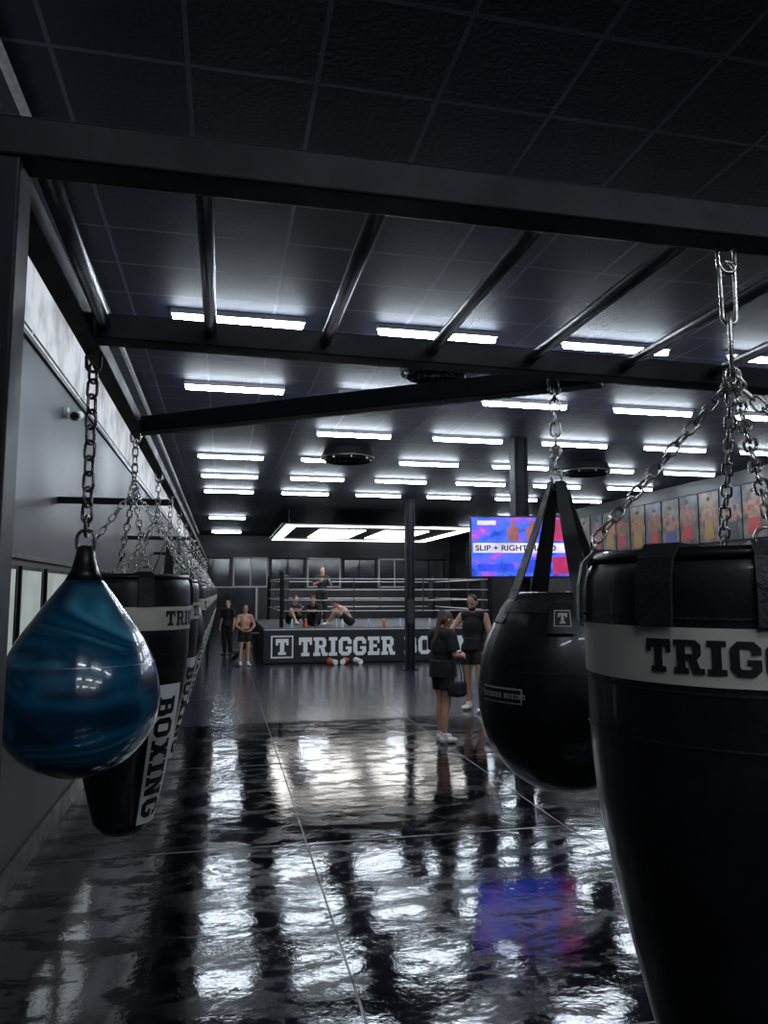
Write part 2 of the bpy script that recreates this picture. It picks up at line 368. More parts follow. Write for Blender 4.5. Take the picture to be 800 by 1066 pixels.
# round diffusers
dr=empty('ceiling_diffuser',(1.85,11.35,ZC),'black round ceiling air diffuser with grille rings','air vent','round air diffusers')
bm=bmesh.new(); lathe(bm,[(0,0),(0,.36),(-.1,.40),(-.13,.42),(-.15,.42),(-.15,.38),(-.12,.34),(-.12,0)],40); mobj('diffuser_body',bm,dr,'blackplastic',smooth=False)
for r in (.30,.22,.14,.06):
    bm=bmesh.new(); lathe(bm,[(-.12,r),(-.19,r+.05),(-.185,r+.055),(-.12,r+.01),(-.12,r)],40); mobj('grille_ring',bm,dr,'frame')
bm=bmesh.new()
for k in range(8):
    a=k*math.pi/4; beam(bm,(0,0,-.15),(.38*math.cos(a),.38*math.sin(a),-.15),.012,.05,0)
mobj('grille_vane',bm,dr,'housing')
copy_thing(dr,(6.1,11.8,ZC)); q=copy_thing(dr,(1.95,6.75,ZC)); q.scale=(.8,.8,.8)
# ------------------------------------------------------------------ columns
def column(x,y,label):
    e=empty('steel_column',(x,y,0),label,'column')
    bm=bmesh.new(); box(bm,(0,0,ZC/2),(.10,.19,ZC-.01)); box(bm,(-.085,0,ZC/2),(.03,.2,ZC-.01)); box(bm,(.085,0,ZC/2),(.03,.2,ZC-.01)); mobj('shaft',bm,e,'frame')
    bm=bmesh.new(); box(bm,(0,0,.012),(.32,.32,.024)); mobj('base_plate',bm,e,'frame')
    return e
c1=column(4.3,17.2,'black steel column standing in front of the boxing ring')
c2=column(4.12,10.0,'black steel column carrying the television')
bm=bmesh.new(); box(bm,(-.0,-.105,1.35),(.16,.012,.55)); mobj('notice_plate',bm,c1,'ink')
# ------------------------------------------------------------------ bag rig
RO=V((-.34,1.15,0))
rig=empty('bag_rig',RO,'black welded steel frame with pull-up bars for hanging punch bags','steel frame')
def rg(name,fn,mt='frame',smooth=False):
    bm=bmesh.new(); fn(bm)
    for v in bm.verts: v.co-=RO
    return mobj(name,bm,rig,mt,smooth=smooth)
rg('post',lambda b:beam(b,(-.334,1.15,0),(-.334,1.15,2.43),.065,.07))
rg('post',lambda b:beam(b,(2.95,1.15,0),(2.95,1.15,2.43),.07,.07))
rg('post',lambda b:beam(b,(2.95,2.02,0),(2.95,2.02,2.43),.07,.07))
rg('crossbeam',lambda b:beam(b,(-.345,1.147,2.462),(2.98,1.147,2.462),.065,.062))
rg('crossbeam',lambda b:beam(b,(-.33,1.92,2.452),(2.98,2.03,2.452),.07,.064))
rg('crossbeam',lambda b:beam(b,(-.35,3.10,2.46),(1.12,2.05,2.46),.07,.065))
rg('side_rail',lambda b:beam(b,(-.35,1.18,2.455),(-.35,19.5,2.455),.05,.05))
rg('side_rail',lambda b:beam(b,(2.95,1.1,2.455),(2.95,2.1,2.455),.05,.05))
rg('pipe_rail',lambda b:cone(b,(-.285,1.18,2.455),(-.30,1.90,2.455),.017,.017,20),'bar',True)
for k in range(10):
    x=-.045+.295*k
    rg('pull_up_bar',lambda b:cone(b,(x,1.178,2.462),(x,1.89+.033*(x+.3),2.458),.0155,.0155,24),'bar',True)
for y in (6.1,10.2,14.3,18.4):
    rg('wall_bracket',lambda b:beam(b,(XL,y,2.5),(-.33,y,2.5),.04,.05))
def fl(b):
    box(b,(-.372,1.15,2.50),(.012,.10,.16))
    for z in (2.45,2.55):
        for y in (1.115,1.185): cone(b,(-.382,y,z),(-.355,y,z),.009,.009,6)
rg('flange_plate',fl)
rg('post',lambda b:beam(b,(-.35,19.5,0),(-.35,19.5,2.43),.06,.06))
# ------------------------------------------------------------------ bags
def hook(bm,z,top):
    linkmesh(bm,(0,0,top-.018),(0,0,1),(1,0,0),.028,.018,.005)
def uppercut(loc,zt,zb,R,hookz,label,a_text,a_vert=None,rim_angs=None,group=None,apex=None,vh=.075,bigtext=.055,big=False,nochain=()):
    root=empty('punch_bag',(loc[0],loc[1],zb),label,'punch bag',group)
    H=zt-zb; h0=hookz-zb
    P=[(0,0),(.0,.55),(.0,.90),(.012,.955),(.05,1.),(.18,1.),(.32,.985),(.45,.93),(.6,.81),(.75,.67),(.87,.55),(.94,.47),(.98,.31),(1,0)]
    prof=[(H*(1-s),R*r) for s,r in P]
    sp_=smoothprof(prof[3:-2],4)
    full=prof[:3]+sp_+prof[-2:]
    bm=bmesh.new(); lathe(bm,full,72,panels=4,groove=.008); mobj('bag_body',bm,root,'leather',smooth=True)
    pr=list(sp_)
    zb0,zb1=H-.20,H-.115
    strip_on('label_band',pr,zb0,zb1,0,2*math.pi,root,'silver',off=.002,nz=3,na=72)
    wrap_text('lettering','TRIGGER BOXING',bigtext,pr,zb0+(.085-bigtext)/2,a_text,root,'ink',off=.0045)
    for zz in (zb0-.012,zb1+.012,zb0-.09):
        strip_on('seam_piping',pr,zz,zz+.004,0,2*math.pi,root,'strap',off=.003,nz=1,na=72)
    if a_vert is not None:
        th=vh*.74; Lt=text_width('BOXING',th)
        strip_on('label_strip',pr,.062*H,.062*H+Lt+.06,a_vert,0,root,'white',off=.003,nz=28,na=12,constw=vh*1.15)
        wrap_text('lettering','BOXING',th,pr,.062*H+Lt+.015,a_vert+vh*.16/R,root,'ink',vertical=True,off=.0055)
    ap=(apex if apex else hookz-.13)-zb
    angs=rim_angs or [rt(a) for a in (45,135,225,315)]
    ck=dict(a=.0155,b=.0095,w=.0026) if big else dict(a=.018,b=.010,w=.003)
    for ia,a in enumerate(angs):
        ca,sa=math.cos(a),math.sin(a); w=.030 if big else .028
        bm=bmesh.new(); t_=V((-sa,ca,0)); rr=R*1.012; rows=[]
        for (r_,z_) in ((R*.70,H+.004),(R*.93,H+.008),(R*1.0,H-.012),(rr+.004,H-.05),(rr+.005,H-.113)):
            rows.append([bm.verts.new(V((ca*r_,sa*r_,z_))+t_*w*k) for k in (-1,-.33,.33,1)])
        for A,B in zip(rows,rows[1:]):
            for j in range(3): bm.faces.new((A[j],A[j+1],B[j+1],B[j]))
        s=mobj('strap',bm,root,'strap'); sd=s.modifiers.new('s','SOLIDIFY'); sd.thickness=.006; sd.offset=1
        if ia in nochain: continue
        bm=bmesh.new(); linkmesh(bm,(ca*R*.94,sa*R*.94,H+.016),(-sa,ca,0),(0,0,1),.024,.016,.003); mobj('ring',bm,root,'steel',smooth=True)
        bm=bmesh.new(); chain(bm,(0,0,ap),(ca*R*.93,sa*R*.93,H+.03),sd=(-sa,ca,0),**ck); mobj('chain',bm,root,'steel',smooth=True)
    bm=bmesh.new(); lathe(bm,[(H-.004,R*.945),(H+.006,R*.955),(H-.004,R*.975),(H-.014,R*.965),(H-.004,R*.945)],64); mobj('rim',bm,root,'leather',smooth=True)
    bm=bmesh.new(); hook(bm,0,h0)
    L_=h0-.03-ap
    if big:
        k=max(2,round(L_/.095)); 
        for i in range(k): linkmesh(bm,(0,0,ap+L_*(i+.5)/k),(0,0,1),(1,0,0) if i%2 else (.6,.8,0),L_/k/2+.006,.0155,.0042)
    else: chain(bm,(0,0,h0-.03),(0,0,ap))
    linkmesh(bm,(0,0,ap),(0,0,1),(1,0,0),.020,.016,.004)
    mobj('hanging_chain',bm,root,'steel',smooth=True)
    return root
rt=math.radians
uppercut((.897,1.165),1.862,.84,.270,2.43,'large black tapered punch bag with silver lettered band on steel chains',rt(-158),rim_angs=[rt(a) for a in (158,-154,-118,-84,-20,60)],nochain=(1,3),apex=2.185,bigtext=.050,big=True)
b2=uppercut((-.35,3.06),1.86,.89,.225,2.43,'black tapered punch bag with silver band and white vertical lettering',rt(-50),a_vert=rt(-58),rim_angs=[rt(a) for a in (-160,-70,20,110)],group='bags along the side rail',vh=.115,apex=2.20)
for i,y in enumerate((4.15,6.1,7.1,8.15,9.2,10.4,11.5,12.7,14.0,15.4,16.9)):
    copy_thing(b2,(-.35,y,.89),rt(24+min(i,3)*7+random.uniform(-4,4)))
def teardrop(loc,zt,zb,R,hookz,label,blue=False,group=None):
    root=empty('punch_bag',(loc[0],loc[1],zb),label,'punch bag',group); H=zt-zb; h0=hookz-zb
    if blue: P=[(0,0),(0,.07),(.02,.12),(.08,.20),(.16,.36),(.26,.56),(.38,.78),(.5,.93),(.62,1.0),(.72,.985),(.82,.88),(.91,.67),(.965,.42),(.992,.2),(1,0)]
    else: P=[(0,0),(0,.50),(.012,.56),(.06,.66),(.16,.80),(.3,.93),(.44,.99),(.55,1.0),(.68,.955),(.8,.83),(.9,.62),(.96,.40),(.99,.19),(1,0)]
    prof=[(H*(1-s),R*r) for s,r in P]; sp_=smoothprof(prof[1:],5); full=[prof[0]]+sp_
    bm=bmesh.new(); lathe(bm,full,80,panels=4 if blue else 8,groove=.006 if blue else .014); mobj('bag_body',bm,root,'blue' if blue else 'leather',smooth=True)
    if blue:
        z=H*.52
        strip_on('seam_piping',sp_,z,z+.0012,0,2*math.pi,root,'bar' ,off=.0008,nz=1,na=72)
        bm=bmesh.new(); lathe(bm,[(H+.035,0),(H+.035,.012),(H+.03,.02),(H,.026),(H-.03,.034),(H-.06,.05),(H-.06,0)],24); mobj('neck_cap',bm,root,'leather',smooth=True)
        bm=bmesh.new(); linkmesh(bm,(0,0,H+.045),(0,0,1),(1,0,0),.03,.022,.005); 
        linkmesh(bm,(0,0,H+.085),(0,0,1),(0,1,0),.028,.017,.0045); mobj('ring',bm,root,'darksteel',smooth=True)
        bm=bmesh.new(); hook(bm,0,h0); chain(bm,(0,0,h0-.03),(0,0,H+.10),a=.026,b=.015,w=.0042); mobj('hanging_chain',bm,root,'darksteel',smooth=True)
        return root
    z=H*.62
    strip_on('seam_piping',sp_,z,z+.004,0,2*math.pi,root,'strap',off=.002,nz=1,na=72)
    strip_on('collar',sp_,H*.90,H*.985,0,2*math.pi,root,'strap',off=.003,nz=3,na=72)
    ap=H+.32
    ca0=math.atan2(-loc[1],-loc[0])
    for k in range(4):
        a=ca0+rt(26)+k*math.pi/2; ca,sa=math.cos(a),math.sin(a); t_=V((-sa,ca,0)); bm=bmesh.new(); rows=[]
        for r_,z_,w in ((.016,ap,.014),(R*.27,ap-.14,.022),(R*.53,H+.02,.028),(R*.62,H-.03,.030),(R*.78,H-.085,.030)):
            rows.append([bm.verts.new(V((ca*(r_+.006),sa*(r_+.006),z_))+t_*w*q) for q in (-1,0,1)])
        for A,B in zip(rows,rows[1:]):
            for j in range(2): bm.faces.new((A[j],A[j+1],B[j+1],B[j]))
        s=mobj('strap',bm,root,'strap'); sd=s.modifiers.new('s','SOLIDIFY'); sd.thickness=.004
    def badge(name,mt,w,h,a,z,off): 
        r=interp(sp_,z); strip_on(name,sp_,z,z+h,a,a+w/r,root,mt,off=off,nz=5,na=6)
    a=ca0-rt(9); z=H-.108
    badge('badge','leather',.070,.078,a,z,.016) 
    r=interp(sp_,z+.03)
    badge('badge_border','silver',.042,.042,a+.014/r,z+.018,.0175); badge('badge_field','ink',.037,.037,a+.0165/r,z+.0205,.0185)
    wrap_text('badge_lettering','T',.027,sp_,z+.0255,a+.0235/r,root,'silver',off=.0205)
    z=H*.475; r=interp(sp_,z); a=ca0-rt(60)
    badge('name_label','silver',.145,.040,a,z,.004); badge('name_field','ink',.137,.032,a+.004/r,z+.004,.0055)
    wrap_text('lettering','TRIGGER BOXING',.0125,sp_,z+.0138,a+.008/r,root,'silver',off=.0075)
    bm=bmesh.new(); hook(bm,0,h0); chain(bm,(0,0,h0-.03),(0,0,ap),a=.022,b=.014); linkmesh(bm,(0,0,ap),(0,0,1),(1,0,0),.024,.016,.004); mobj('hanging_chain',bm,root,'steel',smooth=True)
    return root
teardrop((-.352,2.07),1.885,1.335,.198,2.43,'glossy blue marbled teardrop punch bag on a steel chain',blue=True)
b4=teardrop((.95,2.02),1.80,1.243,.236,2.43,'black leather teardrop punch bag with strap harness and badge')
copy_thing(b4,(-.35,5.1,1.27),0,'black teardrop punch bag with strap harness along the side rail')
# ------------------------------------------------------------------ left wall items
for i,(y0,y1) in enumerate(((3.7,4.95),(5.05,5.62),(5.75,6.5),(6.9,8.2))):
    e=empty('wall_board',(XL,(y0+y1)/2,.95),'pale glossy board fixed to the grey wall behind the bags','board','pale wall boards')
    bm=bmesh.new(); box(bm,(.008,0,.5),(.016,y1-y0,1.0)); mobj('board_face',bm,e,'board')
    bm=bmesh.new()
    for s in (-1,1): box(bm,(.012,s*(y1-y0)/2,.5),(.024,.025,1.02))
    box(bm,(.012,0,1.0),(.024,y1-y0,.025)); box(bm,(.012,0,0),(.024,y1-y0,.025)); mobj('board_frame',bm,e,'frame')
def postermat(name,base,seed,lo=.55,rough=.25,emit=0):
    m,t,b=newmat(name); tc=t.add('ShaderNodeTexCoord')
    mp=t.add('ShaderNodeMapping',{'Vector':tc.outputs['Object'],'Location':(seed,seed*2,seed)})
    no=t.add('ShaderNodeTexNoise',{'Vector':mp.outputs[0],'Scale':3.2,'Detail':3.})
    cr=t.ramp(no.outputs['Fac'],[(.35,tuple(c*lo for c in base)),(.6,base)])
    t.l.new(cr,b.inputs['Base Color']); b.inputs['Roughness'].default_value=rough
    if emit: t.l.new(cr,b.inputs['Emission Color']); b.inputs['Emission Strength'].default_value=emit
    return m
pm=[postermat('poster_print_%d'%i,c,i*3.1,.25,.45) for i,c in enumerate(((.17,.15,.13),(.09,.09,.10),(.18,.13,.10),(.07,.08,.11)))]
bn=[postermat('banner_print_%d'%i,c,i*2.1,.6,.15,.5) for i,c in enumerate(((.85,.87,.9),(.78,.80,.85)))]  # banner prints are no lamps: glow put into the print to brighten them
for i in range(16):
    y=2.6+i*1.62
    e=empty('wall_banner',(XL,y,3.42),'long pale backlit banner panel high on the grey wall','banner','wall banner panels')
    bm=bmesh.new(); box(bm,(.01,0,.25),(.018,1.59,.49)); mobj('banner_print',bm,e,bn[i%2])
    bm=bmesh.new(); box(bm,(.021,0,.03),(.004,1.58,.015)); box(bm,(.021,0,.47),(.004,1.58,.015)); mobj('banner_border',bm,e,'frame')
e=empty('security_camera',(XL,6.17,3.2),'small white security camera on the grey wall','camera')
bm=bmesh.new(); cone(bm,(0,0,0),(.03,0,0),.045,.045,20); cone(bm,(.03,0,0),(.09,-.02,-.02),.012,.012,10); mobj('mount',bm,e,'white')
bm=bmesh.new(); cone(bm,(.10,.07,.0),(.10,-.12,-.05),.035,.042,20); mobj('camera_body',bm,e,'white')
bm=bmesh.new(); cone(bm,(.10,-.12,-.05),(.10,-.128,-.052),.03,.03,20); mobj('lens',bm,e,'ink')
# ------------------------------------------------------------------ right wall portraits
sk=[mat('print_skin',(.24,.11,.065),.4,scale=9,var=.5),mat('print_skin_tan',(.17,.08,.05),.4,scale=9,var=.5)]
shc=[mat('poster_red',(.35,.02,.015),.4),mat('poster_blue',(.03,.05,.2),.4),mat('poster_gold',(.3,.17,.03),.4),mat('poster_black',(.02,.02,.02),.4)]
def flat(bm,pts,x=0): bm.faces.new([bm.verts.new((x,p[0],p[1])) for p in pts])
def disc(bm,cy_,cz_,ry,rz,x,n=16): flat(bm,[(cy_+ry*math.cos(2*math.pi*k/n),cz_+rz*math.sin(2*math.pi*k/n)) for k in range(n)],x)
def limb(bm,a,b_,r0,r1,x):
    a,b_=V((*a,0)),V((*b_,0)); d=(b_-a).normalized(); n=V((-d.y,d.x,0))
    flat(bm,[(a+n*r0)[:2],(a-n*r0)[:2],(b_-n*r1)[:2],(b_+n*r1)[:2]],x); disc(bm,a.x,a.y,r0,r0,x-.0003,12); disc(bm,b_.x,b_.y,r1,r1,x-.0006,12)
for i in range(34):
    y=6.4+i*.64; kk=random.choice((0,0,1,2,3))
    e=empty('boxer_portrait',(XR,y,2.75),'framed poster of a boxer standing in guard','poster','boxer portraits on the side wall')
    bm=bmesh.new(); box(bm,(-.012,0,.49),(.02,.635,.98)); mobj('poster_board',bm,e,pm[(i*7)%4])
    bm=bmesh.new()
    for s in (-1,1): box(bm,(-.02,s*.317,.49),(.03,.006,1.0))
    box(bm,(-.02,0,.985),(.03,.63,.015)); box(bm,(-.02,0,-.005),(.03,.63,.015)); mobj('poster_frame',bm,e,'frame')
    w=random.uniform(1.0,1.3); sh=random.choice((-1,1)); g=random.uniform(-.08,.14); dx=random.uniform(-.05,.05); dz=random.uniform(-.06,.03)
    def X_(bm):
        for v in bm.verts: v.co.y+=dx; v.co.z+=dz
        return bm
    bm=bmesh.new()
    disc(bm,.0,.80,.058*w,.078,-.0265); limb(bm,(0,.66),(0,.76),.035,.03,-.0262)
    flat(bm,[(-.17*w,.62),(-.15*w,.50),(-.11*w,.34),(.11*w,.34),(.15*w,.50),(.17*w,.62),(.12*w,.67),(.04,.69),(-.04,.69),(-.12*w,.67)],-.0258)
    for s in (-1,1):
        limb(bm,(s*.165*w,.61),(s*.21*w,.43),.045,.036,-.0270-.001*s); limb(bm,(s*.21*w,.43),(s*.10*w,.58+(g if s==sh else 0)),.036,.026,-.029-.001*s)
    mobj('portrait_figure',X_(bm),e,sk[i%2])
    for s in (-1,1):
        bm=bmesh.new(); disc(bm,s*.09*w,.61+(g if s==sh else 0),.05,.055,-.032-.001*s); mobj('portrait_glove',X_(bm),e,shc[kk])
    bm=bmesh.new(); flat(bm,[(-.12*w,.36),(-.15*w,.07),(-.02,.07),(0,.16),(.02,.07),(.15*w,.07),(.12*w,.36)],-.028); mobj('portrait_shorts',X_(bm),e,shc[kk])
    bm=bmesh.new(); disc(bm,0,.842,.058*w,.042,-.0275); mobj('portrait_hair',X_(bm),e,'ink')
# ------------------------------------------------------------------ TV
tv=empty('television',(4.02,9.78,2.42),'large flat television showing a blue boxing lesson, fixed to the column','television')
tv.rotation_euler=(0,0,rt(-10))
bm=bmesh.new(); box(bm,(0,-.04,0),(1.40,.05,.86),.006); mobj('tv_case',bm,tv,'blackplastic')
bm=bmesh.new(); box(bm,(0,-.068,0),(1.36,.006,.81)); mobj('screen',bm,tv,'screen')
bm=bmesh.new(); box(bm,(0,.02,0),(.3,.1,.3)); mobj('tv_mount',bm,tv,'frame')
def scr(name,fn,mt,smooth=False):
    bm=bmesh.new(); fn(bm); return mobj(name,bm,tv,mt)
def yq(b,x0,z0,x1,z1,y): b.faces.new([b.verts.new(p) for p in ((x0,y,z0),(x1,y,z0),(x1,y,z1),(x0,y,z1))])
scr('screen_caption_bar',lambda b:yq(b,-.66,-.085,.64,.050,-.0725),'sc_white')
scr('screen_logo_panel',lambda b:(yq(b,-.60,.30,-.34,.36,-.0725)),'sc_white')
scr('screen_side_panel',lambda b:yq(b,.42,.08,.66,.38,-.0725),'sc_red')
scr('screen_side_panel',lambda b:yq(b,.44,-.38,.66,-.14,-.0725),'sc_red')
def fig(x):
    def f(b):
        n=14; b.faces.new([b.verts.new((x+.04*math.cos(2*math.pi*k/n),-.0735,.32+.05*math.sin(2*math.pi*k/n))) for k in range(n)])
        b.faces.new([b.verts.new((x+p[0],-.073,p[1])) for p in ((-.09,.25),(-.07,.07),(.07,.07),(.09,.25),(.03,.28),(-.03,.28))])
    return f
for x in (-.10,.16): scr('screen_figure',fig(x),'sc_skin')
scr('screen_lower_panel',lambda b:yq(b,-.6,-.34,-.1,-.24,-.0725),'sc_blue')
scr('screen_lower_panel',lambda b:yq(b,0,-.36,.3,-.18,-.0725),'sc_blue')
me=font_mesh('SLIP + RIGHT HAND',.108,.0025); o=bpy.data.objects.new('caption_lettering',me); link(o,tv,'sc_dark'); o.rotation_euler=(rt(90),0,0)
wd=max(v.co.x for v in me.vertices); o.scale=(1.12/wd,1,1); o.location=(-.63,-.076,-.056)
# ------------------------------------------------------------------ boxing ring
RX,RY,RW,RD,RZ=1.05,19.25,6.6,6.6,.88
ring=empty('boxing_ring',(RX,RY,0),'raised boxing ring with black lettered apron and white ropes','boxing ring')
def rb(name,fn,mt,smooth=False,**k):
    bm=bmesh.new(); fn(bm); return mobj(name,bm,ring,mt,smooth,**k)
rb('platform',lambda b:box(b,(RW/2,RD/2,.42),(RW-.1,RD-.1,.84)),'frame')
rb('canvas',lambda b:box(b,(RW/2,RD/2,RZ-.02),(RW,RD,.04),.01),'canvas',label='dark grey ring canvas')
rb('apron',lambda b:box(b,(RW/2,-.01,.43),(RW,.02,.82)),'apron')
rb('apron',lambda b:box(b,(-.01,RD/2,.43),(.02,RD,.82)),'apron')
rb('apron',lambda b:box(b,(RW+.01,RD/2,.43),(.02,RD,.82)),'apron')
rb('apron_trim',lambda b:box(b,(RW/2,-.024,.85),(RW+.04,.012,.03)),'ropes')
kx=4.95/text_width('TRIGGER BOXING',.47)
for wd_,u0 in words('TRIGGER BOXING',.47):
    bm,_=glyph_bm(wd_,.47,u0=u0,lift=.0008)
    for v in bm.verts: v.co=V((.86+v.co.x*kx,-.026-v.co.z,.18+v.co.y))
    mobj('apron_lettering',bm,ring,'white')
def lg(b):
    x0,x1,z0,z1=.16,.72,.14,.70; w=.035
    pts=[(x0,z0),(x1,z0),(x1,z1),(x0,z1)]; ins=[(x0+w,z0+w),(x1-w,z0+w),(x1-w,z1-w),(x0+w,z1-w)]
    A=[b.verts.new((p[0],-.026,p[1])) for p in pts]; B=[b.verts.new((p[0],-.026,p[1])) for p in ins]
    for i in range(4): b.faces.new((A[i],A[(i+1)%4],B[(i+1)%4],B[i]))
rb('apron_emblem_border',lg,'white')
bm,_=glyph_bm('T',.40,lift=.0008)
for v in bm.verts: v.co=V((.28+v.co.x,-.026-v.co.z,.22+v.co.y))
mobj('apron_emblem',bm,ring,'white')
IN=.45
cs=[(IN,IN),(RW-IN,IN),(RW-IN,RD-IN),(IN,RD-IN)]
for x,y in cs:
    rb('corner_post',lambda b:(cone(b,(x,y,RZ),(x,y,RZ+1.42),.05,.05,16),cone(b,(x,y,RZ+1.42),(x,y,RZ+1.46),.06,.03,16)),'frame')
    sx=1 if x<RW/2 else -1; sy=1 if y<RD/2 else -1
    rb('corner_pad',lambda b:beam(b,(x+sx*.11,y+sy*.11,RZ+.35),(x+sx*.11,y+sy*.11,RZ+1.35),.16,.16,.03),'leather')
for i in range(4):
    a,b_=cs[i],cs[(i+1)%4]
    for z in (.42,.70,.98,1.26):
        rb('rope',lambda b:cone(b,(a[0],a[1],RZ+z),(b_[0],b_[1],RZ+z),.015,.015,10),'ropes',True)
    for f in (1/3,2/3):
        px,py=a[0]+(b_[0]-a[0])*f,a[1]+(b_[1]-a[1])*f
        rb('rope_spacer',lambda b:box(b,(px,py,RZ+.84),(.03,.03,.9)),'strap')
st=empty('ring_steps',(.62,20.3,0),'black three-tread steps beside the boxing ring','steps')
for k in range(3):
    bm=bmesh.new(); box(bm,(-.22+.22*k,0,.24*(k+1)-.015),(.24,.7,.03)); mobj('tread',bm,st,'frame')
for s in (-1,1):
    bm=bmesh.new(); beam(bm,(-.34,s*.33,.02),(.30,s*.33,.70),.04,.05); box(bm,(.30,s*.33,.35),(.05,.04,.70)); mobj('stringer',bm,st,'frame')
# ------------------------------------------------------------------ people
def remesh(bm,vox,sm=5):
    me=bpy.data.meshes.new('tmp'); bm.to_mesh(me); bm.free()
    o=bpy.data.objects.new('tmp',me); C.objects.link(o)
    r=o.modifiers.new('r','REMESH'); r.mode='VOXEL'; r.voxel_size=vox
    s=o.modifiers.new('s','SMOOTH'); s.factor=.5; s.iterations=sm
    bpy.context.view_layer.update()
    out=bpy.data.meshes.new_from_object(o.evaluated_get(bpy.context.evaluated_depsgraph_get()))
    bpy.data.objects.remove(o)
    for p in out.polygons: p.use_smooth=True
    return out
def hand(bm,w,d,n,curl=.6,th=1):
    w=V(w); d=V(d).normalized(); n=V(n); n=(n-d*n.dot(d)).normalized(); s=d.cross(n)
    rot=Matrix((s,d,n)).transposed()
    ell(bm,w+d*.045,(.040,.052,.017),rot,12)
    for i,(o,L) in enumerate(((-.028,.066),(-.010,.076),(.010,.071),(.027,.056))):
        b=w+d*(.082 if i in(1,2) else .076)+s*o; d1=(d+n*curl*.6).normalized(); m_=b+d1*L*.5; d2=(d*(1-curl*.6)+n*curl*1.3).normalized()
        cap(bm,b,m_,.0088,.0085,seg=8); cap(bm,m_,m_+d2*L*.5,.0085,.0072,seg=8)
    b=w+d*.03-s*.034*th; d1=(d*.7-s*.6*th+n*.5).normalized(); cap(bm,b,b+d1*.035,.011,.010,seg=8); cap(bm,b+d1*.035,b+d1*.035+(d+n*.4).normalized()*.03,.0095,.008,seg=8)
STAND=dict(pel=(0,0,.95),chest=(0,0,1.22),neck=(0,-.015,1.42),head=(0,.01,1.585),hp=0,hy=0,
 sh=[(-.175,-.01,1.38),(.175,-.01,1.38)],el=[(-.23,-.02,1.10),(.23,-.02,1.10)],wr=[(-.24,.06,.86),(.24,.06,.86)],
 hd=[(0,.1,-1),(0,.1,-1)],hn=[(1,0,0),(-1,0,0)],hip=[(-.088,0,.91),(.088,0,.91)],kn=[(-.10,.02,.50),(.10,.02,.50)],an=[(-.11,-.02,.085),(.11,-.02,.085)],ft=[(-.1,1),(.1,1)])
